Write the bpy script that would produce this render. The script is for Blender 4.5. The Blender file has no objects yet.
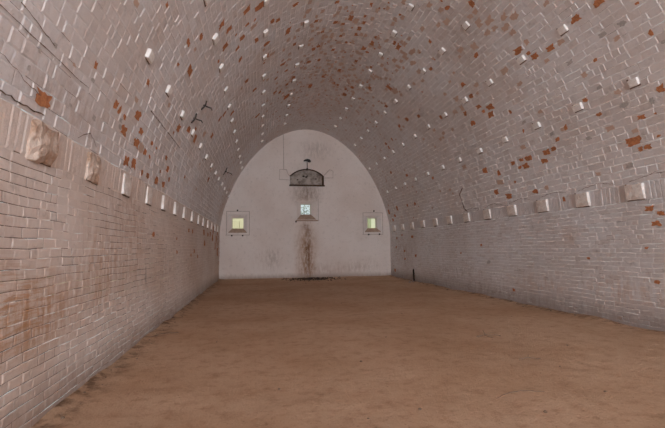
import bpy, bmesh, math, random
from mathutils import Vector, Matrix, noise
random.seed(7)
COL = bpy.context.scene.collection
D = 19.43            # distance of the end wall (m)
YF = -13.0            # entrance wall behind the camera
XL, XR = -1.70, 6.07
W, CX = 3.885, 2.1855
HC = 1.3514
# measured on the vault: (distance along, height round the arch, length, width) of bare / faded / mouldy bricks
RED = [(3.55,2.52,0.23,0.12),(4.21,3.1,0.08,0.09),(5.61,3.51,0.14,0.08),(4.94,2.96,0.13,0.1),(5.08,2.96,0.08,0.09),(5.28,2.92,0.1,0.05),(5.68,3.08,0.23,0.12),(6.91,4.28,0.24,0.14),(6.26,4.46,0.16,0.08),(6.35,4.12,0.11,0.06),(5.11,4.32,0.1,0.05),(5.37,2.79,0.2,0.12),(5.99,2.94,0.18,0.1),(5.93,2.76,0.23,0.12),(6.38,2.74,0.16,0.09),(5.72,2.48,0.18,0.12),(6.02,2.5,0.21,0.12),(6.47,2.46,0.11,0.08),(6.79,2.47,0.17,0.09),(7.33,2.49,0.24,0.12),(7.83,2.49,0.21,0.11),(8.19,2.64,0.16,0.08),(7.91,2.78,0.2,0.1),(7.6,2.92,0.16,0.08),(6.59,2.93,0.12,0.07),(6.85,2.92,0.1,0.05),(6.65,2.73,0.1,0.05),(7.44,2.66,0.1,0.05),(9.45,2.91,0.13,0.07),(7.74,3.51,0.23,0.16),(8.41,3.7,0.26,0.14),(9.13,3.7,0.21,0.19),(8.91,3.86,0.15,0.08),(7.55,3.37,0.1,0.06),(10.65,4.2,0.25,0.15),(10.49,4.64,0.16,0.18),(10.61,4.83,0.16,0.15),(12.61,3.38,0.29,0.15),(5.06,2.92,0.07,0.04),(5.27,2.93,0.1,0.05),(7.39,5.9,0.16,0.18),(7.65,6.21,0.21,0.23),(6.98,5.25,0.17,0.17),(7.36,5.41,0.14,0.15),(7.88,5.89,0.11,0.12),(8.15,5.73,0.16,0.16),(7.82,5.57,0.07,0.08),(7.73,5.25,0.21,0.17),(8.32,5.56,0.13,0.15),(8.81,6.12,0.22,0.11),(9.39,6.44,0.17,0.19),(8.57,6.58,0.18,0.12),(8.69,6.73,0.16,0.11),(7.97,6.1,0.09,0.07),(6.55,4.74,0.17,0.09),(6.23,4.46,0.12,0.07),(8.89,5.6,0.15,0.13),(7.93,5.01,0.11,0.07),(10.08,6.42,0.25,0.23),(8.48,7.17,0.14,0.15),(8.94,8.21,0.16,0.12),(9.48,7.05,0.31,0.16),(10.36,7.32,0.17,0.09),(9.65,8.68,0.24,0.12),(10.06,8.99,0.21,0.11),(9.77,9.03,0.15,0.08),(9.49,8.99,0.12,0.07),(9.83,8.33,0.14,0.11),(9.93,8.54,0.13,0.11),(9.61,7.81,0.14,0.11),(10.19,8.07,0.17,0.09),(10.49,8.59,0.12,0.11),(10.35,8.96,0.16,0.08),(10.93,9.32,0.21,0.12),(11.06,9.46,0.11,0.12),(10.55,9.46,0.21,0.11),(10.23,9.46,0.14,0.08),(8.99,9.0,0.11,0.06),(11.3,8.53,0.18,0.1),(11.11,7.95,0.21,0.11),(10.99,8.06,0.13,0.12),(11.77,9.29,0.19,0.1),(11.92,8.22,0.2,0.1),(11.93,7.94,0.15,0.08),(11.23,7.03,0.16,0.18),(10.83,8.8,0.12,0.06),(7.89,10.28,0.06,0.06),(7.95,10.45,0.16,0.08),(7.4,10.77,0.14,0.15),(9.18,10.62,0.12,0.09),(10.08,9.95,0.18,0.09),(10.17,10.1,0.22,0.12),(8.34,11.59,0.17,0.09),(7.28,12.05,0.25,0.13),(7.1,12.22,0.14,0.07),(7.01,12.34,0.21,0.12),(6.62,12.37,0.2,0.1),(5.87,12.21,0.21,0.11),(5.37,12.22,0.21,0.11),(4.97,12.99,0.08,0.09),(4.93,12.54,0.08,0.04),(5.95,12.95,0.08,0.05),(5.15,13.77,0.13,0.12),(9.36,11.9,0.21,0.11),(9.38,12.23,0.19,0.1),(9.34,12.55,0.2,0.11),(8.96,12.71,0.26,0.14),(9.27,12.71,0.16,0.08),(9.07,12.86,0.26,0.14),(9.98,12.52,0.14,0.14),(9.88,12.81,0.19,0.1),(8.39,13.03,0.1,0.1),(9.97,11.08,0.17,0.09),(6.47,13.47,0.12,0.07),(6.31,13.79,0.13,0.07),(5.59,14.07,0.13,0.07),(5.36,14.09,0.05,0.04),(5.85,14.4,0.27,0.14),(5.63,14.54,0.14,0.08),(5.77,14.55,0.09,0.09),(7.13,13.8,0.1,0.11),(7.43,13.95,0.13,0.07),(7.84,14.11,0.19,0.1),(7.63,14.1,0.15,0.08),(5.42,14.42,0.07,0.04),(8.43,14.12,0.25,0.13),(8.61,14.27,0.24,0.13),(8.68,14.11,0.16,0.08),(8.83,14.26,0.14,0.08),(9.01,14.11,0.16,0.09),(7.84,14.12,0.2,0.11),(7.62,14.1,0.16,0.09),(7.98,14.27,0.19,0.1),(7.44,13.96,0.13,0.07),(8.27,13.52,0.08,0.09),(10.27,14.06,0.22,0.14),(9.7,14.23,0.15,0.13),(9.14,14.55,0.11,0.07),(11.78,9.29,0.17,0.09),(11.76,9.76,0.17,0.09),(12.64,8.96,0.21,0.11),(13.67,8.96,0.23,0.12),(13.74,9.12,0.16,0.09),(13.57,9.6,0.24,0.13),(13.88,9.43,0.21,0.11),(14.33,9.47,0.31,0.16),(12.99,10.08,0.23,0.12),(12.22,10.56,0.2,0.22),(13.34,10.86,0.23,0.12),(12.11,11.81,0.23,0.12),(12.87,11.64,0.22,0.13),(13.67,11.64,0.2,0.11),(14.83,11.83,0.13,0.14),(15.56,11.82,0.2,0.13),(9.89,12.82,0.22,0.12),(16.81,12.87,0.23,0.12),(13.38,13.73,0.2,0.1),(15.37,13.25,0.24,0.13),(11.09,12.22,0.12,0.14),(15.57,12.01,0.14,0.15),(9.53,14.85,0.26,0.14),(10.02,14.68,0.22,0.12),(8.5,14.86,0.2,0.1),(7.14,16.3,0.09,0.05),(5.8,15.5,0.17,0.09),(5.62,15.58,0.13,0.07),(5.71,15.74,0.16,0.08),(5.91,16.11,0.07,0.04),(5.76,16.64,0.11,0.06),(9.59,17.12,0.14,0.08),(11.06,16.02,0.12,0.07),(7.67,15.13,0.09,0.1),(17.42,16.22,0.21,0.11),(16.11,16.39,0.21,0.11),(17.41,16.55,0.19,0.1),(17.73,15.55,0.17,0.09),(18.43,15.65,0.21,0.11),(16.51,15.65,0.22,0.11),(12.29,16.25,0.11,0.06),(18.8,17.08,0.28,0.17),(18.53,16.05,0.21,0.11),(7.39,1.6,0.17,0.09),(11.08,1.82,0.2,0.1),(11.65,1.82,0.21,0.11),(9.46,1.58,0.13,0.07),(14.04,1.9,0.4,0.21),(15.07,1.84,0.32,0.17),(14.25,1.56,0.38,0.2),(15.74,1.88,0.34,0.18),(16.52,1.77,0.4,0.32),(17.93,1.73,0.4,0.32),(18.41,1.24,0.4,0.32),(17.56,1.48,0.4,0.32),(18.51,2.07,0.4,0.32),(16.71,2.08,0.4,0.31),(11.96,1.31,0.22,0.12),(11.46,1.21,0.17,0.09),(12.63,1.16,0.2,0.1),(9.49,1.3,0.16,0.08),(16.46,14.36,0.19,0.13),(15.64,14.39,0.17,0.13),(17.79,14.35,0.21,0.24),(19.02,14.42,0.24,0.26),(18.32,14.66,0.23,0.14),(18.72,14.82,0.25,0.14),(16.46,15.65,0.22,0.11),(10.38,5.76,0.19,0.15),(11.46,6.02,0.17,0.18),(13.09,6.86,0.17,0.18),(13.37,7.05,0.22,0.12),(14.21,7.37,0.4,0.22),(13.06,7.3,0.2,0.13),(12.71,7.5,0.24,0.13),(11.87,7.19,0.16,0.13),(11.96,6.84,0.16,0.12),(13.99,6.12,0.19,0.21),(11.26,5.1,0.17,0.19),(10.32,6.38,0.08,0.09),(13.16,8.53,0.27,0.14),(11.91,7.9,0.18,0.13),(13.93,8.2,0.3,0.16)]
FADED = [(3.85,2.94,0.05,0.03),(6.15,2.76,0.22,0.12),(9.79,4.0,0.26,0.14),(8.18,6.07,0.14,0.16),(10.16,6.6,0.15,0.13),(9.0,7.52,0.18,0.14),(9.71,7.35,0.15,0.13),(9.74,8.82,0.24,0.12),(10.52,8.21,0.16,0.11),(10.86,8.6,0.14,0.16),(11.43,8.21,0.17,0.09),(8.19,10.13,0.17,0.09),(7.51,10.93,0.15,0.09),(8.27,10.62,0.2,0.11),(10.25,10.26,0.14,0.15),(8.61,11.27,0.2,0.1),(8.2,11.43,0.18,0.14),(10.36,10.4,0.14,0.16),(7.64,11.11,0.2,0.1),(7.43,11.25,0.22,0.12),(7.08,11.39,0.19,0.1),(7.2,11.56,0.21,0.11),(6.86,11.53,0.21,0.11),(7.15,11.72,0.17,0.09),(7.67,11.4,0.18,0.1),(6.99,12.03,0.11,0.11),(6.36,12.38,0.15,0.08),(6.15,11.72,0.13,0.07),(6.82,12.53,0.13,0.07),(6.26,13.08,0.13,0.09),(8.96,12.11,0.17,0.09),(9.97,12.35,0.14,0.15),(10.34,12.33,0.23,0.12),(7.91,12.22,0.22,0.11),(5.82,13.57,0.12,0.07),(5.75,14.25,0.13,0.07),(7.56,13.31,0.14,0.07),(6.19,14.09,0.16,0.08),(12.17,10.75,0.31,0.2),(12.11,10.07,0.19,0.18),(10.46,10.9,0.21,0.11),(11.44,12.64,0.21,0.11),(11.21,13.77,0.23,0.12),(8.13,14.84,0.12,0.08),(9.94,12.09,0.22,0.12),(8.5,13.85,0.19,0.1),(9.76,14.45,0.25,0.13),(9.89,10.18,0.21,0.11),(9.99,10.44,0.22,0.11),(10.77,10.21,0.24,0.13),(11.48,10.17,0.16,0.18),(10.35,10.64,0.23,0.12),(8.12,10.38,0.16,0.09),(7.42,11.43,0.18,0.09),(7.71,10.93,0.15,0.1),(7.72,12.61,0.17,0.09)]
GREY = [(3.35,2.82,0.04,0.04),(3.52,2.94,0.07,0.04),(4.26,2.96,0.1,0.05),(4.52,2.67,0.1,0.05),(3.28,2.66,0.04,0.04),(5.22,2.79,0.1,0.05),(5.19,2.86,0.1,0.05),(5.63,12.66,0.14,0.07),(5.26,12.67,0.16,0.09),(4.87,13.19,0.1,0.05),(6.03,14.76,0.15,0.08),(7.52,13.81,0.14,0.07),(8.15,13.36,0.13,0.07),(10.69,16.48,0.19,0.1),(6.71,14.12,0.13,0.07),(4.0,2.62,0.06,0.03),(6.4,12.76,0.14,0.07),(5.81,13.8,0.17,0.09),(5.35,13.9,0.09,0.11),(6.09,13.38,0.13,0.07)]
# ------------------------------------------------------------------ materials
def new_mat(name):
    m = bpy.data.materials.new(name); m.use_nodes = True
    nt = m.node_tree; b = nt.nodes['Principled BSDF']
    b.inputs['Roughness'].default_value = .92
    b.inputs['Specular IOR Level'].default_value = .25
    return m, nt, b
class NB:
    """small helper round a node tree"""
    def __init__(s, nt): s.nt = nt
    def n(s, t, **kw):
        x = s.nt.nodes.new(t)
        for k, v in kw.items(): setattr(x, k, v)
        return x
    def put(s, sock, v):
        if hasattr(v, 'is_linked') or hasattr(v, 'links'): s.nt.links.new(v, sock)
        else: sock.default_value = v
    def math(s, op, a, b=0., c=0., clamp=False):
        x = s.n('ShaderNodeMath', operation=op, use_clamp=clamp)
        for i, v in enumerate((a, b, c)): s.put(x.inputs[i], v)
        return x.outputs[0]
    def vmath(s, op, a, b=(0, 0, 0)):
        x = s.n('ShaderNodeVectorMath', operation=op)
        s.put(x.inputs[0], a); s.put(x.inputs[1], b)
        return x.outputs['Value'] if op == 'LENGTH' else x.outputs[0]
    def noise(s, vec, scale, detail=4., rough=.55):
        x = s.n('ShaderNodeTexNoise'); s.put(x.inputs['Vector'], vec)
        x.inputs['Scale'].default_value = scale; x.inputs['Detail'].default_value = detail
        x.inputs['Roughness'].default_value = rough
        return x.outputs['Fac']
    def ramp(s, v, a, b, lo=0., hi=1.):
        x = s.n('ShaderNodeMapRange', interpolation_type='SMOOTHSTEP')
        for i, q in enumerate((v, a, b, lo, hi)): s.put(x.inputs[i], q)
        return x.outputs[0]
    def mix(s, f, a, b, mode='MIX'):
        x = s.n('ShaderNodeMix', data_type='RGBA', blend_type=mode)
        s.put(x.inputs[0], f); s.put(x.inputs[6], a); s.put(x.inputs[7], b)
        return x.outputs[2]
    def bump(s, h, strength, dist):
        x = s.n('ShaderNodeBump'); x.inputs['Strength'].default_value = strength
        x.inputs['Distance'].default_value = dist; s.put(x.inputs['Height'], h)
        return x.outputs[0]
    def blob(s, vec, c, r, soft=1.):
        v = s.vmath('DIVIDE', s.vmath('SUBTRACT', vec, (c[0], c[1], 0)), (r[0], r[1], 1e6))
        return s.ramp(s.vmath('LENGTH', v), 0., 1., soft, 0.)
def rgba(c): return (c[0], c[1], c[2], 1)

PALE = (.76, .71, .69); WARM = (.68, .60, .56); COOL = (.455, .41, .405)
RUST = (.42, .20, .075); GRIME = (.13, .085, .06)

def paint(name, stains=(), pale=PALE, warm=WARM, dirty=.35, streak=None, cool=0., speck=.5, fine=1.):
    m, nt, b = new_mat(name); N = NB(nt)
    uv = N.n('ShaderNodeUVMap', uv_map='UVMap').outputs[0]
    sep = N.n('ShaderNodeSeparateXYZ'); N.put(sep.inputs[0], uv)
    col = N.mix(N.ramp(N.noise(uv, .45, 5), .38, .66), rgba(pale), rgba(warm))
    tone = N.n('ShaderNodeAttribute', attribute_name='tone').outputs['Fac']
    col = N.mix(N.math('MULTIPLY', tone, .55), col, rgba((.56, .46, .41)))
    # uneven limewash, fine dirt
    mot = N.noise(uv, 7.0, 6, .65)
    col = N.mix(N.ramp(mot, .52, .80, 0, dirty), col, rgba(GRIME))
    sp = N.noise(uv, 42.0, 3, .7)
    col = N.mix(N.ramp(sp, .64, .76, 0, speck), col, rgba((.17, .10, .065)))
    lt = N.noise(N.vmath('MULTIPLY', uv, (14., 30., 1.)), 1.0, 3, .6)
    col = N.mix(N.ramp(lt, .58, .8, 0, .35), col, rgba((.84, .78, .76)))
    wob = N.noise(N.vmath('MULTIPLY', uv, (4.5, 1.2, 1.)), 2.2, 7, .75)
    for (c, r, k, colr, kind) in stains:
        f = N.blob(uv, c, r)
        if kind == 'drip':
            f = N.math('MULTIPLY', f, N.ramp(wob, .38, .62))
        elif kind == 'joint':     # rust gathered along the courses
            w2 = N.noise(N.vmath('MULTIPLY', uv, (1.3, 13., 1.)), 2.0, 6, .75)
            f = N.math('MULTIPLY', f, N.ramp(w2, .44, .62))
        else:
            f = N.math('MULTIPLY', f, N.ramp(mot, .3, .7, .25, 1.))
        col = N.mix(N.math('MULTIPLY', f, k), col, rgba(colr))
    if streak:     # damp, dirty foot of the wall: (height, amount, colour)
        h, k, colr = streak
        v = sep.outputs[1]
        if h < 0: v = N.math('SUBTRACT', VT, v)
        f = N.math('ADD', v, N.math('MULTIPLY', N.math('SUBTRACT', wob, .5), 1.1 * abs(h)))
        f = N.ramp(f, 0., abs(h), k, 0.)
        col = N.mix(f, col, rgba(colr))
    nt.links.new(col, b.inputs['Base Color'])
    hgt = N.math('ADD', N.math('MULTIPLY', N.noise(uv, 11., 6, .65), 1.5), N.math('MULTIPLY', N.noise(uv, 70., 4, .65), .55))
    nt.links.new(N.bump(hgt, .6 * fine, .014), b.inputs['Normal'])
    return m

def simple(name, c1, c2, scale=12., rough=.9, bump=.4, dist=.01, metal=0., obj=True):
    m, nt, b = new_mat(name); N = NB(nt)
    co = N.n('ShaderNodeTexCoord').outputs['Object']
    f = N.noise(co, scale, 6, .65)
    nt.links.new(N.mix(N.ramp(f, .35, .68), rgba(c1), rgba(c2)), b.inputs['Base Color'])
    nt.links.new(N.bump(N.noise(co, scale * 3, 5), bump, dist), b.inputs['Normal'])
    b.inputs['Roughness'].default_value = rough; b.inputs['Metallic'].default_value = metal
    return m

# ------------------------------------------------------------------ vault section
def section():
    L = [(-W, 0.), (-W, 1.), (-W, 2.)]
    n = 120
    for i in range(1, n + 1):
        t = math.sin(i / n * math.pi / 2)
        L.append((-W * max(0., 1 - t ** 1.62) ** .52, 2.0 + 4.83 * t))
    L += [(-x, z) for x, z in reversed(L[:-1])]
    return [(x + CX, z) for x, z in L]
SEC = section()
ARC = [0.]
for a, b in zip(SEC, SEC[1:]): ARC.append(ARC[-1] + math.hypot(b[0] - a[0], b[1] - a[1]))
VT = ARC[-1]
import bisect
def sec(v):
    v = min(max(v, 0.), VT - 1e-6)
    i = min(bisect.bisect_right(ARC, v) - 1, len(SEC) - 2)
    t = (v - ARC[i]) / (ARC[i + 1] - ARC[i])
    a, b = SEC[i], SEC[i + 1]
    return a[0] + t * (b[0] - a[0]), a[1] + t * (b[1] - a[1])
def tangent(v):
    a = sec(max(v - .12, 0)); b = sec(min(v + .12, VT))
    d = math.hypot(b[0] - a[0], b[1] - a[1])
    return (b[0] - a[0]) / d, (b[1] - a[1]) / d
def wavy(u, v):
    return .016 * noise.noise(Vector((u * .6, v * .7, 3.1))) + .006 * noise.noise(Vector((u * 2.3, v * 2.6, 8.)))
def surf(u, v, h=0.):
    """point on the tunnel lining: u along, v round the section from the left floor, h inwards"""
    x, z = sec(v); tx, tz = tangent(v); h += wavy(u, v)
    return Vector((x + tz * h, u, z - tx * h))
def frame_at(u, v):
    """matrix at a point of the lining: x along the tunnel, y round the arch, z into the room"""
    tx, tz = tangent(v)
    X = Vector((0, 1, 0)); Y = Vector((tx, 0, tz)); Z = Vector((tz, 0, -tx))
    M = Matrix((X, Y, Z)).transposed().to_4x4(); M.translation = surf(u, v)
    return M

# ------------------------------------------------------------------ mesh helpers
def link(name, bm_or_me, mats, parent=None, smooth=False):
    if isinstance(bm_or_me, bmesh.types.BMesh):
        me = bpy.data.meshes.new(name); bm_or_me.to_mesh(me); bm_or_me.free()
    else: me = bm_or_me
    for m in (mats if isinstance(mats, (list, tuple)) else [mats]): me.materials.append(m)
    if smooth:
        for p in me.polygons: p.use_smooth = True
    o = bpy.data.objects.new(name, me); COL.objects.link(o)
    if parent is not None: o.parent = parent
    return o
def tag(o, label=None, cat=None, group=None, kind=None):
    for k, v in (('label', label), ('category', cat), ('group', group), ('kind', kind)):
        if v: o[k] = v
    return o
def empty(name, loc):
    o = bpy.data.objects.new(name, None); o.location = loc; COL.objects.link(o); return o
def box(bm, x0, x1, y0, y1, z0, z1):
    vs = [bm.verts.new(p) for p in ((x0,y0,z0),(x1,y0,z0),(x1,y1,z0),(x0,y1,z0),(x0,y0,z1),(x1,y0,z1),(x1,y1,z1),(x0,y1,z1))]
    for f in ((0,3,2,1),(4,5,6,7),(0,1,5,4),(1,2,6,5),(2,3,7,6),(3,0,4,7)): bm.faces.new([vs[i] for i in f])
def tube(bm, pts, r, n=6, taper=None):
    rings = []
    for i, p in enumerate(pts):
        p = Vector(p); a = Vector(pts[max(i-1,0)]); b = Vector(pts[min(i+1,len(pts)-1)])
        d = (b - a).normalized(); q = d.orthogonal().normalized() if abs(d.z) > .9 else d.cross(Vector((0,0,1))).normalized()
        w = d.cross(q); rr = r * (taper[i] if taper else 1)
        rings.append([bm.verts.new(p + rr * (math.cos(t) * q + math.sin(t) * w)) for t in (2*math.pi*k/n for k in range(n))])
    for A, B in zip(rings, rings[1:]):
        for k in range(n): bm.faces.new((A[k], A[(k+1)%n], B[(k+1)%n], B[k]))
    bm.faces.new(list(reversed(rings[0]))); bm.faces.new(rings[-1])

def warp(u, v):
    p = Vector((u * 2.1, v * 2.3, 0.)); q = Vector((u * 5.7, v * 6.1, 4.))
    return (u + .020 * noise.noise(p) + .007 * noise.noise(q), v + .013 * noise.noise(p + Vector((0, 0, 9.))) + .004 * noise.noise(q + Vector((0, 0, 5.))))
class Lining:
    """collects bricks of the lining as real, slightly uneven blocks with joints between them"""
    def __init__(s): s.v = []; s.f = []; s.m = []; s.t = []; s.uv = []
    def quad(s, pts, mat, tone):
        b = len(s.v)
        for (u, v, h) in pts:
            s.v.append(surf(*warp(u, v), h)); s.uv.append((u, v))
        s.f.append(tuple(range(b, b + len(pts)))); s.m.append(mat); s.t.append(tone)
    def brick(s, u0, u1, v0, v1, h, tilt, tone, gap, mat=0, jm=(1, 1), tv=0.):
        g = gap * .5; e = min(.012, (v1 - v0) * .13)
        hh = lambda u, v: h + tilt * (1 - (u - u0) / (u1 - u0)) + tv * (v - v0) / (v1 - v0)
        O = [(u0+g, v0+g, -.002), (u1-g, v0+g, -.002), (u1-g, v1-g, -.002), (u0+g, v1-g, -.002)]
        j = lambda: random.uniform(-.003, .003)
        T = [(u0+g+e+j(), v0+g+e+j()), (u1-g-e+j(), v0+g+e+j()), (u1-g-e+j(), v1-g-e+j()), (u0+g+e+j(), v1-g-e+j())]
        T = [(a, b, hh(a, b)) for a, b in T]
        s.quad(T, mat, tone)
        for k in range(4):
            s.quad([O[k], O[(k+1) % 4], T[(k+1) % 4], T[k]], mat, tone * .8)
        s.quad([(u0-g, v0-g, -.004), (u1+g, v0-g, -.004), (u1+g, v0+g, -.002), (u0-g, v0+g, -.002)], jm[0], tone)
        s.quad([(u0-g, v0-g, -.004), (u0+g, v0-g, -.002), (u0+g, v1+g, -.002), (u0-g, v1+g, -.004)], jm[1], tone)
    def build(s, name, mats):
        me = bpy.data.meshes.new(name)
        me.from_pydata([tuple(p) for p in s.v], [], s.f)
        me.polygons.foreach_set('material_index', s.m)
        a = me.attributes.new('tone', 'FLOAT', 'FACE'); a.data.foreach_set('value', s.t)
        uvl = me.uv_layers.new(name='UVMap')
        flat = []
        for l in me.loops: flat += s.uv[l.vertex_index]
        uvl.data.foreach_set('uv', flat)
        me.update()
        return tag(link(name, me, mats), kind='structure')

def jag(c, r, n=9, k=.2):
    """irregular flake outline in (u, v)"""
    out = []
    for i in range(n):
        a = 2 * math.pi * (i + random.uniform(-.3, .3)) / n
        ca, sa = math.cos(a), math.sin(a)
        q = 1 / max(abs(ca), abs(sa)) ** 1.0 * random.uniform(1 - k, 1 + k * .4)
        out.append((c[0] + r[0] * ca * q, c[1] + r[1] * sa * q))
    return out

def lay(L, v0, v1, rowh, blen, vary, hmax, tilt, gap, pjoint, tone_amp, prd=.25):
    """rows of bricks from v0 to v1; returns a lookup of the bricks laid"""
    rows = max(1, round((v1 - v0) / rowh)); rh = (v1 - v0) / rows
    laid = []
    for r in range(rows):
        a, b = v0 + r * rh, v0 + (r + 1) * rh
        u = YF - random.uniform(0, blen)
        row = []
        while u < D + .05:
            l = blen * random.uniform(1 - vary, 1 + vary)
            if vary > .1 and random.random() < .28: l *= .55
            uc, vc = u + l / 2, (a + b) / 2
            nz = noise.noise(Vector((uc * .5, vc * .8, 1.7)))
            tn = min(1., max(0., tone_amp * (random.random() ** 3) * 1.5 + .15 * nz))
            proud = random.random() < prd
            h = hmax * (random.uniform(.55, 1.) if proud else random.uniform(0, .35)); t = tilt * (random.uniform(.3, 1.) if proud else random.uniform(-.15, .25))
            pj = pjoint(uc, vc)
            jm = (1 if random.random() < pj else 0, 1 if random.random() < pj * .35 else 0)
            g = gap * (1.9 if jm[0] else 1)
            L.brick(u, u + l, a, b, h, t, tn, g, 0, jm, random.uniform(-.0015, .0015))
            row.append((u, u + l, a, b, h + max(t, 0)))
            u += l
        laid.append(row)
    return laid
def flakes(L, laid, items, mat, cover=1.0):
    """bare faces where whitewash has come off: irregular patches kept inside the bricks they sit on"""
    rows = [(r[0][2], r[0][3], r) for r in laid]
    for (u, v, du, dv) in items:
        h = .002
        for a, b, row in rows:
            if b < v - dv * .5 or a > v + dv * .5: continue
            for (u0, u1, _, _, hb) in row:
                if u1 > u - du * .5 and u0 < u + du * .5: h = max(h, hb)
        n = 16 if du * dv > .008 else 9
        L.quad([(p, q, h + .002) for p, q in jag((u, v), (du / 2 * cover, dv / 2 * cover), n, .4)], mat, random.random())

# ------------------------------------------------------------------ materials of the lining
brick_red = simple('bare_brick', (.58, .25, .115), (.38, .15, .07), 26., .95, .7, .012)
faded = simple('faded_brick', (.62, .45, .36), (.58, .42, .34), 18., .95, .5, .01)
mould = simple('grey_mould', (.40, .38, .36), (.52, .48, .46), 26., .95, .4, .01)
joint_and_shade = simple('open_joint_and_shade', (.10, .06, .038), (.25, .17, .13), 7., 1., .5, .01)  # open joints and cracks; also the shadow strips painted beside projecting stones
m_left = paint('limewash_left_wall', [
    ((3.1, .93), (1.9, .62), .8, RUST, 'joint'), ((3.7, .85), (1.3, .5), .8, RUST, 'drip'), ((5.2, 1.15), (1.3, .95), .62, RUST, 'drip'),
    ((6.4, 1.25), (.9, 1.0), .5, RUST, 'drip'), ((8.2, 1.0), (1.6, .9), .3, RUST, 'drip'), ((6.2, 1.9), (1.6, .55), .35, (.36, .17, .09), 'drip'),
    ((2.9, 1.6), (1.4, .5), .25, (.36, .19, .11), 'drip'), ((12., .9), (4., .8), .25, RUST, 'drip'), ((18.6, 1.6), (1.4, 1.2), .55, (.30, .11, .05), 'drip'),
    ((7.0, .95), (.09, .22), .7, (.06, .04, .03), 'soft')],
    pale=(.75, .66, .61), warm=(.66, .54, .47), dirty=.38, streak=(.45, .55, (.19, .105, .06)))
m_right = paint('limewash_right_wall', [
    ((7.6, VT - 1.55), (.35, .3), .4, RUST, 'soft'), ((6.2, VT - .55), (2.0, .45), .4, RUST, 'drip'), ((8.6, VT - .5), (1.8, .4), .3, RUST, 'drip'),
    ((17.5, VT - 1.2), (2.4, 1.2), .4, (.28, .13, .07), 'drip'), ((13., VT - .5), (3., .5), .35, (.22, .12, .07), 'drip')],
    pale=(.71, .69, .70), warm=(.64, .60, .59), dirty=.42, streak=(-.55, .6, (.17, .10, .065)), speck=.6)
m_vault = paint('limewash_vault', [
    ((13.5, 8.6), (6.5, 2.4), .45, (.46, .32, .25), 'soft'), ((17.5, 8.7), (4.5, 5.), .3, (.50, .37, .30), 'soft'),
    ((4.0, 2.62), (1.6, .35), .4, (.27, .15, .09), 'drip'), ((8.3, 11.2), (1.6, 1.3), .35, (.36, .23, .16), 'soft'),
    ((18.6, 13.8), (1.6, 1.6), .4, (.32, .14, .07), 'drip'), ((18.3, 3.3), (1.8, 1.2), .35, (.32, .14, .07), 'drip')],
    dirty=.34, pale=(.75, .725, .73), warm=(.69, .635, .615))
m_band = paint('limewash_springing', [
    ((4.2, 2.2), (1.3, .3), .45, (.34, .17, .09), 'drip'), ((6.6, 2.2), (1.3, .3), .35, (.34, .17, .09), 'drip')],
    pale=(.75, .68, .64), warm=(.69, .60, .55), dirty=.3)

# projecting stones, with painted-on shadow and dark joint beside each
LU = [3.65, 4.72, 5.87, 7.02, 8.05, 9.15, 10.25, 11.40, 12.6, 13.7, 14.85, 16.0, 17.15, 18.3]
ROWS = [  # (v, first u, count, what row it is)
    (3.735, 5.30, 13, 'lowest row, left vault', 2),
    (5.035, 5.95, 12, 'second row up, left vault', 2),
    (6.385, 6.50, 11, 'third row up, left vault', 3),
    (7.535, 8.35, 9, 'row just left of the crown', 4),
    (9.805, 7.40, 10, 'row just right of the crown', 4),
    (10.985, 6.80, 11, 'third row up, right vault', 3),
    (12.235, 6.18, 12, 'second row up, right vault', 2),
    (13.535, 5.50, 12, 'lowest row, right vault', 2)]
def shade_joint(L, u, v, w, h, low, e=.016, hh=.0125):
    """dark strip, painted shadow and open joint in one, on the far side of a projecting stone and under it (low: +1 right half, -1 left half)"""
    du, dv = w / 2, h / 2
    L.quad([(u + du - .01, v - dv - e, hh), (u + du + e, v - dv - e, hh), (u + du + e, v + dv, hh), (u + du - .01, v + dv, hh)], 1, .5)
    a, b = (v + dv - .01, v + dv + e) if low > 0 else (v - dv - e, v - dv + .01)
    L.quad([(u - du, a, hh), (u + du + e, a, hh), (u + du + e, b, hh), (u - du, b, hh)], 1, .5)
# ------------------------------------------------------------------ lining: walls, springing bands, vault
VS0, VS1 = 2.06, 2.36
near = lambda u: min(1., max(0., 1.25 - (u - 1.) / 9.))
wl = Lining()
rl = lay(wl, 0., VS0, .0763, .215, .16, .0028, .0, .0032,
         lambda u, v: .8 * near(u) * (.4 + 1.1 * max(0., .5 + noise.noise(Vector((u * .8, v * 1.3, 5.))))), .35)
rb = lay(wl, VS0, VS1, .30, .088, .08, .004, .001, .006, lambda u, v: .06, .25)
flakes(wl, rl + rb, [i for i in RED if i[1] < VS1], 2)
flakes(wl, rl + rb, [i for i in GREY if i[1] < VS1], 4)
flakes(wl, rl, [(D - random.uniform(.1, 1.1) ** 1.3, random.uniform(.7, 2.05), random.uniform(.06, .2), .05) for _ in range(60)], 2, .9)
for k, u in enumerate(LU): shade_joint(wl, u, 2.19, .30, .26, -1, .02)
wl.build('wall_left', [m_left, joint_and_shade, brick_red, faded, mould])
wr = Lining()
rl = lay(wr, VT - VS0, VT, .0763, .215, .16, .003, .0006, .003,
         lambda u, v: .13 * (.3 + max(0., .5 + noise.noise(Vector((u * .8, v * 1.3, 2.))))), .4)
rb = lay(wr, VT - VS1, VT - VS0, .30, .088, .08, .004, .001, .006, lambda u, v: .04, .25)
flakes(wr, rl + rb, [i for i in RED if i[1] > VT - VS1], 2)
flakes(wr, rl + rb, [i for i in GREY if i[1] > VT - VS1], 4)
flakes(wr, rl, [(D - random.uniform(.1, 2.), VT - random.uniform(.3, 2.), .07, .045) for _ in range(16)], 2, .8)
for k in range(12): shade_joint(wr, 6.02 + 1.1548 * k, 15.205, .32, .25, 1, .02)
wr.build('wall_right', [m_right, joint_and_shade, brick_red, faded, mould])
wc = Lining()
rc = lay(wc, VS1, VT - VS1, .118, .225, .24, .0045, .0032, .0022,
         lambda u, v: .05 + .10 * (v < 3.4 and u < 7), .45, .4)
mid = lambda s: isinstance(s, tuple) and VS1 < s[1] < VT - VS1
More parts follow.
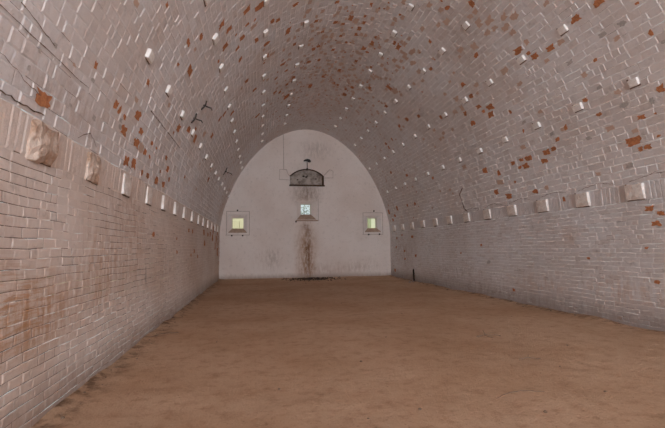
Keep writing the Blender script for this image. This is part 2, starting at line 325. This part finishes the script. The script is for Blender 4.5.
flakes(wc, rc, [i for i in RED if mid(i)], 2)
flakes(wc, rc, [i for i in FADED if mid(i)], 3, 1.1)
flakes(wc, rc, [i for i in GREY if mid(i)], 4)
# the many small bare bricks high in the far part of the vault, and a scatter elsewhere
extra = []
for _ in range(190):
    u = random.gauss(13.0, 2.8); v = random.gauss(8.9, 1.15)
    if 8.5 < u < D: extra.append((u, v, random.uniform(.04, .11), random.uniform(.04, .08)))
for _ in range(70):
    extra.append((random.uniform(15., D), random.uniform(2.6, 15.), random.uniform(.05, .15), random.uniform(.05, .09)))
flakes(wc, rc, extra, 2, .8)
flakes(wc, rc, [(random.gauss(12.5, 2.6), random.gauss(9.0, 1.3), .18, .1) for _ in range(300)], 3, .95)
flakes(wc, rc, [(random.uniform(3., D), random.uniform(2.6, 14.8), .14, .08) for _ in range(90)], 3, .9)
# long shuttering seams and cracks, as thin dark grooves lying on the brickwork
def fissure(L, pts, w, mat=1, h=.0145, wob=.01):
    P = []
    for (a, b) in zip(pts, pts[1:]):
        n = max(2, int(math.hypot(b[0] - a[0], b[1] - a[1]) / .05))
        P += [(a[0] + (b[0] - a[0]) * i / n, a[1] + (b[1] - a[1]) * i / n + random.uniform(-wob, wob)) for i in range(n)]
    P.append(pts[-1])
    for i, (a, b) in enumerate(zip(P, P[1:])):
        d = Vector((b[0] - a[0], b[1] - a[1])).normalized(); n = (-d[1], d[0]); k = w * random.uniform(.35, 1.) * .5
        L.quad([(a[0] - n[0]*k, a[1] - n[1]*k, h), (b[0] - n[0]*k, b[1] - n[1]*k, h), (b[0] + n[0]*k, b[1] + n[1]*k, h), (a[0] + n[0]*k, a[1] + n[1]*k, h)], mat, .5)
fissure(wc, [(2.6, 2.87), (4.2, 2.86)], .009, wob=.002)
fissure(wc, [(6.06, 3.275), (7.0, 3.27)], .016, wob=.002)
fissure(wc, [(7.15, 3.27), (8.25, 3.275)], .016, wob=.002)
fissure(wc, [(2.99, 3.0), (3.5, 2.93)], .01)
fissure(wc, [(2.8, 2.38), (3.1, 2.40), (3.3, 2.385), (3.6, 2.40)], .012)
fissure(wc, [(2.9, 2.62), (3.15, 2.60), (3.25, 2.55), (3.5, 2.53)], .007)
fissure(wc, [(11.67, 14.33), (11.96, 14.51), (11.85, 14.95), (11.7, 15.03)], .05)
fissure(wc, [(4.25, 2.40), (4.5, 2.52), (4.7, 2.41)], .010)
fissure(wc, [(5.5, 2.39), (5.7, 2.46), (6.0, 2.40)], .009)
for k in range(6):     # short ones over the right-hand corbels
    u = 5.1 + 1.16 * k
    fissure(wc, [(u + .15, VT - 2.40), (u + .5, VT - 2.47), (u + 1.0, VT - 2.39)], .010)
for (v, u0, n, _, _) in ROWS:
    for k in range(n): shade_joint(wc, u0 + 1.16 * k, v, .18, .112, 1 if v > VT / 2 else -1, .020)
wc.build('ceiling', [m_vault, joint_and_shade, brick_red, faded, mould])

# ------------------------------------------------------------------ corbels and projecting bricks
stone = simple('limewashed_corbel', (.90, .85, .81), (.72, .63, .57), 9., .95, .9, .02)
whitewash = simple('limewashed_brick', (.92, .90, .88), (.78, .73, .69), 12., .95, .7, .012)
def block(w, h, p, seed, rough, cut=3, slope=0.):
    """rough squared block: x along, y up the wall, z out of it (back buried 4 cm)"""
    bm = bmesh.new(); box(bm, -w/2, w/2, -h/2, h/2, -.04, p)
    bmesh.ops.bevel(bm, geom=[e for e in bm.edges if any(v.co.z > 0 for v in e.verts)], offset=.012, segments=2, profile=.6, affect='EDGES')
    bmesh.ops.triangulate(bm, faces=[f for f in bm.faces if len(f.verts) > 4])
    bmesh.ops.subdivide_edges(bm, edges=bm.edges[:], cuts=cut, use_grid_fill=True)
    for v in bm.verts:
        if v.co.z > -.03:
            if rough > .02:     # worn, rounded corners
                ex = max(0., abs(v.co.x) / w * 2 - .55); ey = max(0., abs(v.co.y) / h * 2 - .55)
                v.co.z -= .09 * (ex * ex + ey * ey) * (v.co.z > p * .4)
            if slope: v.co.z += slope * (v.co.y / h) * (v.co.z > p * .5)
            q = v.co * 14 + Vector((seed * 7.3, seed * 3.1, 0))
            v.co += rough * Vector((noise.noise(q), noise.noise(q + Vector((9, 0, 0))), noise.noise(q + Vector((0, 9, 0)))))
    return bm
ORD = ['first', 'second', 'third', 'fourth', 'fifth', 'sixth', 'seventh', 'eighth', 'ninth', 'tenth', 'eleventh', 'twelfth', 'thirteenth', 'fourteenth', 'fifteenth', 'sixteenth']
stained = simple('stained_corbel', (.70, .58, .50), (.40, .26, .18), 5., .95, 1., .03)
def corbel_row(us, v, side, sizes, texts):
    for k, u in enumerate(us):
        w, h, p, r = sizes(k)
        o = link('stone_corbel', block(w, h, p, k + 5 * (side == 'left'), r, 4, -.012), stained if side == 'left' and k < 2 else stone)
        o.matrix_world = frame_at(u, v)
        txt = texts.get(k, f'whitewashed square corbel on the {side} wall, {ORD[k]} of its row counting from the camera')
        tag(o, txt, 'corbel', f'corbels along the {side} wall')
corbel_row([6.02 + 1.1548 * k for k in range(12)], 15.205, 'right', lambda k: (.33, .25, .048, .006),
           {0: 'largest looking whitewashed corbel on the right wall, nearest the camera', 11: 'farthest whitewashed corbel of the right wall row, beside the end wall'})
corbel_row(LU, 2.19, 'left', lambda k: ((.38, .31, .055, .030), (.32, .29, .045, .024), (.30, .26, .03, .009), (.30, .26, .028, .008))[k] if k < 4 else (.28, .25, .045, .006),
           {0: 'big crumbling brown stained corbel on the left wall, nearest the camera', 1: 'eroded corbel with dark under edge, second from the camera on the left wall',
            13: 'farthest whitewashed corbel of the left wall row, beside the end wall'})
protos = []
for k in range(5):
    o = link('projecting_brick', block((.19, .17, .20, .16, .21)[k], (.115, .12, .11, .115, .12)[k], (.046, .038, .052, .042, .048)[k], 20 + k, .005, 2), whitewash)
    protos.append(o)
first = set()
i = 0
for (v, u0, n, row, _) in ROWS:
    for k in range(n):
        u = u0 + 1.16 * k
        if u > D - .15: continue
        p = protos[i % 5]
        if i < 5: o = p
        else: o = p.copy(); COL.objects.link(o)
        i += 1
        o.matrix_world = frame_at(u, v)
        tag(o, f'white projecting brick, {ORD[k]} from the camera in {row}', 'brick', 'white bricks projecting from the vault')

# ------------------------------------------------------------------ floor
def ground_h(x, y):
    h = .022 * noise.noise(Vector((x * .5, y * .5, 0))) + .010 * noise.noise(Vector((x * 2.2, y * 2.2, 4))) + .004 * noise.noise(Vector((x * 7, y * 7, 9)))
    dl = x - XL; dr = XR - x
    h += .06 * math.exp(-max(dl, 0) / .10) * (.6 + .8 * noise.noise(Vector((y * 1.5, 2., 0))))
    h += .05 * math.exp(-max(dr, 0) / .15) * (.7 + .7 * noise.noise(Vector((y * 1.2, 7., 0))))
    h += .05 * math.exp(-max(D - y, 0) / .25)
    return h
bm = bmesh.new()
nx = 112; xs = [XL - .02 + (XR - XL + .04) * i / nx for i in range(nx + 1)]
ys = [YF - .5]
while ys[-1] < D + .02: ys.append(ys[-1] + (.045 if 2.5 < ys[-1] < 7 else .09))
grid = [[bm.verts.new((x, y, ground_h(x, y))) for x in xs] for y in ys]
for a, b in zip(grid, grid[1:]):
    for i in range(nx): bm.faces.new((a[i], a[i+1], b[i+1], b[i]))
m, nt, b = new_mat('dirt_floor'); N = NB(nt)
co = N.n('ShaderNodeTexCoord').outputs['Object']
col = N.mix(N.ramp(N.noise(co, .55, 6, .6), .35, .68), rgba((.58, .395, .27)), rgba((.49, .315, .20)))
col = N.mix(N.ramp(N.noise(co, 5., 8, .75), .46, .72, 0, .6), col, rgba((.30, .165, .09)))
col = N.mix(N.ramp(N.noise(co, 22., 5, .75), .56, .72, 0, .55), col, rgba((.20, .11, .06)))
col = N.mix(N.ramp(N.noise(co, 28., 4, .7), .56, .72, 0, .5), col, rgba((.62, .46, .34)))
sx = N.n('ShaderNodeSeparateXYZ'); N.put(sx.inputs[0], co)
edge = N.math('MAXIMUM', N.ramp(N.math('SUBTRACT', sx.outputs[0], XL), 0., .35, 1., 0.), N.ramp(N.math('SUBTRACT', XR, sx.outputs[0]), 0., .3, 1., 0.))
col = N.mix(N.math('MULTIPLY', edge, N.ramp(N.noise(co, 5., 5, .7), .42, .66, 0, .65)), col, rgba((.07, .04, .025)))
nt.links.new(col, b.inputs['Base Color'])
hh = N.math('ADD', N.math('MULTIPLY', N.noise(co, 12., 7, .72), .9), N.math('MULTIPLY', N.noise(co, 50., 4, .65), .5))
nt.links.new(N.bump(hh, .75, .04), b.inputs['Normal'])
b.inputs['Roughness'].default_value = 1.; b.inputs['Specular IOR Level'].default_value = .1
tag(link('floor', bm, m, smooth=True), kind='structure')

# ------------------------------------------------------------------ end wall with three small openings and an arched niche
WIN = [  # groove rect, splay rect (front), throat rect (x0, x1, z0, z1)
    ((-1.40, -.41, 1.97, 3.02), (-1.34, -.50, 2.07, 2.88), (-1.165, -.675, 2.265, 2.735)),
    ((1.62, 2.68, 2.60, 3.60), (1.70, 2.60, 2.66, 3.52), (1.89, 2.345, 2.90, 3.375)),
    ((4.78, 5.72, 1.97, 2.98), (4.84, 5.66, 2.08, 2.84), (5.015, 5.465, 2.265, 2.735))]
def segarch(x0, x1, z0, zs, zt, n=14):
    """segmental arch outline, from bottom left anticlockwise seen from the room"""
    hw = (x1 - x0) / 2; r = (hw * hw + (zt - zs) ** 2) / (2 * (zt - zs)); cx = (x0 + x1) / 2; cz = zt - r
    a0 = math.asin(hw / r)
    return [(x0, z0), (x1, z0)] + [(cx + r * math.sin(a), cz + r * math.cos(a)) for a in (a0 - 2 * a0 * i / n for i in range(n + 1))]
NICHE = segarch(1.395, 2.945, 4.24, 4.64, 4.965)
def plate(outline, holes, y):
    bm = bmesh.new(); E = []
    for loop in [outline] + holes:
        vs = [bm.verts.new((x, y, z)) for x, z in loop]
        E += [bm.edges.new((vs[i], vs[(i + 1) % len(vs)])) for i in range(len(vs))]
    bmesh.ops.triangle_fill(bm, edges=E, use_beauty=True, use_dissolve=False)
    uvl = bm.loops.layers.uv.new('UVMap')
    for f in bm.faces:
        if f.normal.y > 0: f.normal_flip()
        for l in f.loops: l[uvl].uv = (l.vert.co.x, l.vert.co.z)
    return bm
rect = lambda r: [(r[0], r[2]), (r[1], r[2]), (r[1], r[3]), (r[0], r[3])]
outl = [(x + (.03 if x > CX else -.03), z + .03 * (z > 2) - .05 * (z < .1)) for x, z in SEC]
m_end = paint('limewash_end_wall', [
    ((2.12, 1.1), (.75, 2.3), .55, (.50, .29, .17), 'soft'), ((2.12, 1.2), (.65, 2.1), .75, (.36, .17, .07), 'drip'), ((2.2, 1.1), (.26, 2.2), 1., (.22, .10, .04), 'drip'), ((2.2, .9), (.13, 1.9), .7, (.20, .09, .04), 'soft'), ((2.2, .4), (.8, .6), .5, (.38, .19, .09), 'drip'),
    ((2.15, 3.8), (1.0, .75), .6, (.36, .25, .19), 'soft'), ((2.15, 3.75), (.9, .75), .6, (.26, .17, .12), 'drip'), ((2.17, 4.0), (.07, .35), .8, (.17, .08, .04), 'soft'), ((2.07, 2.36), (.28, .24), .55, (.22, .12, .07), 'soft'),
    ((3.3, .3), (2.0, .6), .35, (.33, .17, .09), 'drip'), ((.6, .9), (.5, .9), .3, (.2, .15, .12), 'drip'), ((4.8, .5), (1.3, .6), .3, (.3, .17, .1), 'drip'),
    ((.4, .9), (1.4, .7), .22, (.36, .2, .12), 'drip'), ((2.6, 5.9), (1.2, .7), .4, (.26, .2, .17), 'drip'), ((2.2, 4.3), (1.1, .9), .35, (.3, .21, .16), 'drip')],
    pale=(.82, .735, .69), warm=(.75, .645, .59), dirty=.26, streak=(.30, .65, (.24, .15, .10)), speck=.45, fine=.9)
tag(link('wall_back', plate(outl, [rect(w[1]) for w in WIN] + [NICHE], D), m_end), kind='structure')
m_reveal = paint('limewash_reveals', [], pale=(.80, .73, .70), warm=(.74, .65, .60), dirty=.25)
m_sill = simple('weathered_sill', (.46, .33, .25), (.34, .23, .17), 14., 1., .6, .01)
groove_m = simple('dark_groove', (.38, .30, .255), (.54, .46, .41), 5., 1., .3, .005)
peg_m = simple('dark_peg', (.05, .04, .035), (.10, .07, .05), 20., .8, .3, .004)
for n, (g, s, t) in enumerate(WIN):
    bm = bmesh.new(); uvl = bm.loops.layers.uv.new('UVMap')
    y0, y1, y2 = D, D + .10, D + .4
    F = [bm.verts.new((x, y0, z)) for x, z in rect(s)]; B = [bm.verts.new((x, y1, z)) for x, z in rect(t)]; C = [bm.verts.new((x, y2, z)) for x, z in rect(t)]
    for A, Bq in ((F, B), (B, C)):
        for i in range(4):
            f = bm.faces.new((A[i], A[(i+1) % 4], Bq[(i+1) % 4], Bq[i]))
            f.material_index = 1 if i == 0 else 0
            for l in f.loops: l[uvl].uv = (l.vert.co.x + l.vert.co.y, l.vert.co.z)
    w = tag(link(f'window_{n+1}', bm, [m_reveal, m_sill]), kind='structure')
    bm = bmesh.new()          # scored outline round the opening
    q = .011
    if n == 1: segs = [(g[1], g[1], g[2], g[3]), (g[0], g[1] + .03, g[2], g[2])]
    else: segs = [(g[0], g[1], g[3], g[3]), (g[1], g[1], g[2], g[3]), (g[0] - .03, g[1], g[2], g[2]), (g[0], g[0], g[2], g[3])]
    for (a, b2, c, d2) in segs: box(bm, min(a, b2) - q, max(a, b2) + q, D - .006, D + .002, min(c, d2) - q, max(c, d2) + q)
    link('outline_groove', bm, groove_m, w)
    pegs = {0: [(-.93, 3.06), (-1.17, 1.945), (-.70, 1.945)], 1: [(1.66, 2.56)], 2: [(5.30, 3.06), (5.03, 1.965), (5.55, 1.975)]}[n]
    for (px, pz) in pegs:
        bm = bmesh.new(); tube(bm, [(px, D + .01, pz), (px, D - .05, pz), (px, D - .055, pz)], .038, 8, [1, 1, .6])
        link('peg', bm, peg_m, w)

# arched niche
bm = bmesh.new(); dn = .13
F = [bm.verts.new((x, D, z)) for x, z in NICHE]; B = [bm.verts.new((x, D + dn, z)) for x, z in NICHE]
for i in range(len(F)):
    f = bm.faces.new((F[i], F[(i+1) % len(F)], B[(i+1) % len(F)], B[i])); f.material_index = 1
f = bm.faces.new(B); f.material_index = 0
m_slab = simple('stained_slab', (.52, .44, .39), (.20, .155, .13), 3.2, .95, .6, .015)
m_jamb = simple('dark_jamb', (.12, .072, .045), (.06, .04, .03), 9., 1., .6, .01)  # dark brown for the inner faces, ledge and rim of the niche
nz = tag(link('wall_niche', bm, [m_slab, m_jamb]), kind='structure')
bm = bmesh.new(); box(bm, 1.36, 2.985, D - .06, D + .05, 4.185, 4.25)
box(bm, 2.875, 2.955, D - .02, D + .12, 4.25, 4.66)
bmesh.ops.subdivide_edges(bm, edges=bm.edges[:], cuts=5, use_grid_fill=True)
for v in bm.verts: v.co += .012 * Vector((0, noise.noise(v.co * 9), noise.noise(v.co * 7 + Vector((5, 0, 0)))))
link('ledge', bm, m_jamb, nz)
bm = bmesh.new()   # dark arch edge
P = segarch(1.375, 2.965, 4.24, 4.65, 4.985)[2:]; Q = segarch(1.42, 2.92, 4.24, 4.625, 4.945)[2:]
for (p0, p1, q0, q1) in zip(P, P[1:], Q, Q[1:]):
    a = [bm.verts.new((p[0], y, p[1])) for y in (D - .03, D + .02) for p in (p0, p1, q1, q0)]
    for f in ((0,1,2,3), (4,7,6,5), (0,4,5,1), (3,2,6,7), (1,5,6,2), (0,3,7,4)): bm.faces.new([a[i] for i in f])
link('arch_rim', bm, m_jamb, nz)
bm = bmesh.new()
for (cx, cz, r) in ((2.03, 4.66, .05), (2.15, 4.63, .045), (2.2, 4.68, .03), (1.75, 4.5, .035), (2.6, 4.55, .03)):
    vs = [bm.verts.new((cx + r * 1.5 * math.cos(a) * random.uniform(.7, 1.1), D + dn - .004, cz + r * math.sin(a) * random.uniform(.7, 1.1))) for a in [2 * math.pi * i / 9 for i in range(9)]]
    bm.faces.new(vs)
link('pitting', bm, peg_m, nz)
rust_m = simple('rusty_iron', (.13, .085, .06), (.055, .045, .04), 24., .75, .5, .004, .3)
iron = simple('dark_iron', (.06, .055, .055), (.11, .095, .085), 30., .7, .4, .003, .4)
t = empty('iron_bracket', (2.175, D, 5.1))
tag(t, 'rusty iron bracket with flat hooked head standing above the arched niche', 'bracket')
def part(name, bm, mat, root, smooth=False):
    o = link(name, bm, mat, None, smooth); o.parent = root; o.matrix_parent_inverse = Matrix.Translation(-Vector(root.location)); return o
bm = bmesh.new(); tube(bm, [(2.18, D - .02, 4.95), (2.18, D - .06, 5.12), (2.175, D - .07, 5.28)], .018, 7); part('stem', bm, rust_m, t)
bm = bmesh.new(); tube(bm, [(2.02, D - .09, 5.33), (2.09, D - .10, 5.37), (2.18, D - .10, 5.38), (2.27, D - .09, 5.35), (2.33, D - .10, 5.30)], .062, 8, [.35, .7, 1.0, 1.15, .7]); part('head', bm, iron, t)
bm = bmesh.new(); tube(bm, [(2.18, D + .01, 4.97), (2.18, D - .05, 4.97)], .05, 10); part('wall_plate', bm, rust_m, t)
# thin wire down from the vault and the two loops beside the niche
t = empty('wall_wire', (1.1, D, 4.9))
tag(t, 'thin dark wire down the end wall, ending in square loops beside the niche', 'wire')
bm = bmesh.new(); tube(bm, [(1.09, D - .012, 6.62), (1.105, D - .012, 5.8), (1.11, D - .012, 4.94)], .014, 5); part('vertical_run', bm, groove_m, t)
bm = bmesh.new(); tube(bm, [(1.24, D - .012, 4.93), (.93, D - .012, 4.94), (.92, D - .012, 4.48), (1.38, D - .012, 4.46)], .013, 5); tube(bm, [(1.24, D - .012, 4.93), (1.30, D - .012, 4.74), (1.40, D - .012, 4.62)], .012, 5)
part('loop', bm, groove_m, t)
bm = bmesh.new(); tube(bm, [(2.98, D - .012, 4.58), (3.38, D - .012, 4.59), (3.386, D - .012, 4.90), (3.23, D - .012, 4.98), (3.04, D - .012, 4.78), (2.96, D - .012, 4.70)], .013, 5); part('loop', bm, groove_m, t)
# ledge under the middle window and the drip stone
bm = bmesh.new(); box(bm, 1.66, 2.66, D - .05, D + .02, 2.585, 2.64)
bmesh.ops.bevel(bm, geom=bm.edges[:], offset=.008, segments=1, affect='EDGES')
o = link('ledge', bm, m_sill, bpy.data.objects['window_2'])

# ------------------------------------------------------------------ what shows through the openings
cream = simple('ochre_plaster', (.82, .78, .56), (.76, .72, .52), 3., .95, .2, .01)
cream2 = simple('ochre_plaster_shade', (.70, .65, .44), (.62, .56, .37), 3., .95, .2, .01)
pale_green = simple('pale_green_plaster', (.80, .82, .60), (.74, .77, .57), 3., .95, .2, .01)
bm = bmesh.new(); box(bm, -5., .9, D + 3.2, D + 3.5, -.2, 6.5); tag(link('wall_passage_left', bm, cream), kind='structure')
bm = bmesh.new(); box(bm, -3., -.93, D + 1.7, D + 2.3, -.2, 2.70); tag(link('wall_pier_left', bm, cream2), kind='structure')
bm = bmesh.new(); box(bm, 3.6, 9., D + 3.2, D + 3.5, -.2, 6.5); tag(link('wall_passage_right', bm, pale_green), kind='structure')
bm = bmesh.new(); box(bm, 5.62, 9., D + 1.7, D + 2.3, -.2, 5.0); tag(link('wall_pier_right', bm, pale_green), kind='structure')
bm = bmesh.new(); box(bm, -12, 16, D + .64, D + 60, -.5, -.05)
tag(link('ground_outside', bm, simple('dry_grass', (.32, .30, .18), (.25, .24, .13), 2.)), kind='structure')
leaf = simple('leaves', (.10, .13, .07), (.22, .25, .16), 3., .8, .2)
bm = bmesh.new()
tube(bm, [(2.75, D + 8, -.05), (2.8, D + 8, 1.5), (2.9, D + 8.05, 3.1), (2.85, D + 8, 3.9)], .05, 7, [1.4, 1., .7, .4])
bark = simple('bark', (.20, .17, .14), (.13, .11, .09), 9.)
t = empty('slender_tree', (2.8, D + 8, 0)); tag(t, 'slender leafy tree seen through the middle opening', 'tree')
part('trunk', bm, bark, t)
bm = bmesh.new()
for _ in range(240):
    c = Vector((2.9 + random.gauss(0, .42), D + 8 + random.gauss(0, .35), 3.55 + random.gauss(0, .45)))
    a = Vector((random.uniform(-1, 1), random.uniform(-1, 1), random.uniform(-1, 1))).normalized() * .07; q = a.orthogonal().normalized() * .03
    bm.faces.new([bm.verts.new(c + s) for s in (a, q, -a, -q)])
part('foliage', bm, leaf, t)

# ------------------------------------------------------------------ entrance wall behind the camera
DOOR = [(-1.45, .03), (4.05, .03), (4.05, 3.2)] + [(1.3 + 2.75 * math.cos(a), 3.2 + 1.9 * math.sin(a)) for a in [math.pi * i / 16 for i in range(1, 16)]] + [(-1.45, 3.2)]
tag(link('wall_front', plate(outl, [DOOR], YF), m_end), kind='structure')
bm = bmesh.new(); box(bm, -20, 25, YF - 40, YF - .5, -.5, -.02)
tag(link('ground_front', bm, simple('dry_ground', (.36, .26, .18), (.28, .19, .13), 1.)), kind='structure')

# ------------------------------------------------------------------ iron bits in the vault
def hook(u, v, s, rot, label):
    t = empty('ceiling_hook', (0, 0, 0)); M = frame_at(u, v) @ Matrix.Rotation(rot, 4, 'Z'); t.matrix_world = M
    tag(t, label, 'hook', 'iron hooks in the left side of the vault')
    bm = bmesh.new(); tube(bm, [(-.12*s, 0, .012), (-.04*s, .006, .03), (.04*s, -.004, .03), (.12*s, 0, .012)], .016, 6); link('bar', bm, iron, t)
    bm = bmesh.new(); tube(bm, [(0, 0, -.015), (.005, 0, .09*s), (.01*s, .01, .17*s), (-.03*s, .02, .21*s)], .014, 6, [1, 1, .9, .6]); link('prong', bm, iron, t)
hook(8.62, 4.30, .95, 1.35, 'dark iron hook sticking out of the left vault, upper of the near pair')
hook(8.40, 3.93, .95, 1.35, 'dark iron hook sticking out of the left vault, lower of the near pair')
hook(15.1, 4.12, 1.4, 1.2, 'dark iron hook in the left vault, the far one near the end wall')
bm = bmesh.new(); M0 = XR
tube(bm, [(XR - .02, 16.36, .50), (XR - .05, 16.30, .44), (XR - .06, 16.24, .25), (XR - .05, 16.25, .04)], .034, 7, [.6, .9, 1., .9])
tag(link('iron_bar', bm, simple('black_iron', (.012, .010, .009), (.03, .024, .02), 20., .9, .3, .004)), 'short bent black iron bar standing against the foot of the right wall', 'bar')

# ------------------------------------------------------------------ stones, twigs and debris on the floor
stone_d = simple('dark_stone', (.17, .11, .075), (.27, .18, .125), 30.); stone_l = simple('pale_rubble', (.45, .38, .34), (.30, .23, .19), 30.)
def pebble(x, y, r, mat, seed, flat=.6):
    bm = bmesh.new(); bmesh.ops.create_icosphere(bm, subdivisions=2, radius=r)
    for v in bm.verts:
        v.co *= 1 + .35 * noise.noise(v.co / r * 1.1 + Vector((seed * 5.1, 0, 0))); v.co.z *= flat
    o = link('pebble', bm, mat); o.location = (x, y, ground_h(x, y) + r * flat * .45); o.rotation_euler.z = seed; return o
for k in range(34):
    y = 3.9 + .27 * k + random.uniform(-.10, .10); x = XL + .07 + abs(random.gauss(0, .08))
    tag(pebble(x, y, random.uniform(.006, .016), stone_d, k), 'small dark stone lying along the foot of the left wall', 'stone', 'dark stones along the foot of the left wall')
for k in range(20):
    y = 7.5 + 10. * k / 20 + random.uniform(-.12, .12); x = XR - .07 - abs(random.gauss(0, .09))
    tag(pebble(x, y, random.uniform(.012, .028), stone_d, k + 50), 'small dark stone lying along the foot of the right wall', 'stone', 'dark stones along the foot of the right wall')
tag(pebble(5.72, 15.9, .055, stone_l, 91), 'pale rubble lump on the floor left of the black iron bar', 'stone')
tag(pebble(5.93, 16.15, .05, stone_l, 92), 'pale rubble lump on the floor right at the black iron bar', 'stone')
for k, (x, y) in enumerate([(.86, 3.43), (1.33, 3.53), (2.32, 3.3), (3.3, 4.4), (4.1, 5.3), (2.9, 8.6), (1.2, 5.1), (.2, 4.3), (4.8, 7.7), (3.7, 9.9), (1.9, 6.4), (.9, 8.2), (3.15, 3.6), (2.0, 10.5), (4.6, 11.8), (-.6, 6.6), (.1, 9.5), (3.0, 12.5), (1.0, 13.2), (4.2, 6.6)]):
    tag(pebble(x, y, random.uniform(.009, .017), stone_d, k + 120), 'small dark pebble scattered on the open dirt floor', 'stone', 'pebbles scattered on the dirt floor')
twig_m = simple('dry_twig', (.15, .10, .07), (.24, .165, .115), 20.)
def twig(parts, label):
    t = empty('twig', (parts[0][0][0], parts[0][0][1], 0)); tag(t, label, 'twig', None)
    for j, P in enumerate(parts):
        bm = bmesh.new(); tube(bm, [(x, y, ground_h(x, y) + .008 + h) for x, y, h in P], (.006 if j == 0 else .004), 5)
        part('stick' if j == 0 else 'side_shoot', bm, twig_m, t)
twig([[(3.24, 6.15, 0), (3.40, 6.18, .02), (3.56, 6.08, .03), (3.62, 6.12, 0)], [(3.40, 6.18, .02), (3.46, 6.36, .05)], [(3.36, 6.16, .02), (3.42, 5.98, .01)]], 'small forked dark twig lying on the floor right of centre')
twig([[(3.05, 4.78, 0), (3.18, 4.80, .012), (3.32, 4.76, 0)], [(3.18, 4.80, .01), (3.24, 4.88, .02)]], 'short dark twig on the floor nearer the right wall')
twig([[(-1.62, 7.0, 0), (-1.5, 7.3, .01), (-1.28, 7.45, 0)], [(-1.5, 7.3, .01), (-1.42, 7.22, .03)]], 'thin dark twig beside the foot of the left wall')
bm = bmesh.new()
pts = [(2.10, 3.66), (2.2, 3.72), (2.3, 3.77), (2.42, 3.785), (2.53, 3.77), (2.62, 3.71)]
tube(bm, [(x, y, ground_h(x, y) + .004) for x, y in pts], .0045, 5, [.4, .8, 1, 1, 1, .5])
tag(link('curved_stem', bm, twig_m), 'thin curved dry stem lying on the floor at the lower right', 'stem')
bm = bmesh.new()
for _ in range(520):
    x = random.gauss(2.35, .55); y = D - .06 - abs(random.gauss(0, .6)); r = random.uniform(.012, .04)
    if not (1.0 < x < 3.9): continue
    z = ground_h(x, y) + .01; c = Vector((x, y, z)); a = random.uniform(0, 3.1)
    vs = [bm.verts.new(c + Vector((r * math.cos(a + q) * random.uniform(.7, 1.6), r * math.sin(a + q), -.012))) for q in (0, 1.57, 3.14, 4.71)]
    tp = bm.verts.new(c + Vector((0, 0, r * .6)))
    for i in range(4): bm.faces.new((vs[i], vs[(i+1) % 4], tp))
    bm.faces.new(list(reversed(vs)))
o = link('charred_debris', bm, simple('char', (.035, .022, .016), (.075, .05, .036), 14.))
tag(o, 'low spread of dark crumbly debris at the foot of the end wall', 'debris', kind='stuff')

# ------------------------------------------------------------------ light
wd = bpy.data.worlds.new('World'); bpy.context.scene.world = wd; wd.use_nodes = True
bg = wd.node_tree.nodes['Background']; bg.inputs[0].default_value = (.80, .93, .95, 1); bg.inputs[1].default_value = .68
def area(name, loc, rot, sx_, sy_, power, color):
    l = bpy.data.lights.new(name, 'AREA'); l.shape = 'RECTANGLE'; l.size = sx_; l.size_y = sy_; l.energy = power; l.color = color
    o = bpy.data.objects.new(name, l); o.location = loc; o.rotation_euler = rot; COL.objects.link(o); return o
area('entrance_daylight', (1.3, YF - .15, 2.6), (math.radians(90), 0, 0), 5.2, 4.6, 1750, (.86, .96, 1.05))
s = bpy.data.lights.new('sun', 'SUN'); s.energy = 2.2; s.angle = .02; s.color = (1, .96, .88)
so = bpy.data.objects.new('sun', s); so.rotation_euler = (math.radians(24), 0, math.radians(6)); COL.objects.link(so)

# ------------------------------------------------------------------ camera (measured from the photograph)
f_px, yaw, pitch, roll = 430., .1703, .0792, -.0104
cy, sy, cp, sp = math.cos(yaw), math.sin(yaw), math.cos(pitch), math.sin(pitch)
fw = Vector((sy * cp, cy * cp, sp)); r = Vector((cy, -sy, 0)); u = r.cross(fw)
c, s_ = math.cos(roll), math.sin(roll)
r2 = c * r + s_ * u; u2 = c * u - s_ * r
cam = bpy.data.cameras.new('camera'); cam.sensor_width = 36; cam.sensor_fit = 'HORIZONTAL'; cam.lens = 36 * f_px / 665
co_ = bpy.data.objects.new('camera', cam); COL.objects.link(co_)
M = Matrix((r2, u2, -fw)).transposed().to_4x4(); M.translation = Vector((0, 0, HC)); co_.matrix_world = M
cam.clip_start = .05
sc = bpy.context.scene; sc.camera = co_
sc.view_settings.view_transform = 'Standard'; sc.view_settings.look = 'None'; sc.view_settings.gamma = 1; sc.view_settings.exposure = .16
sc.view_settings.use_curve_mapping = False
sc.cycles.max_bounces = 16; sc.cycles.diffuse_bounces = 14
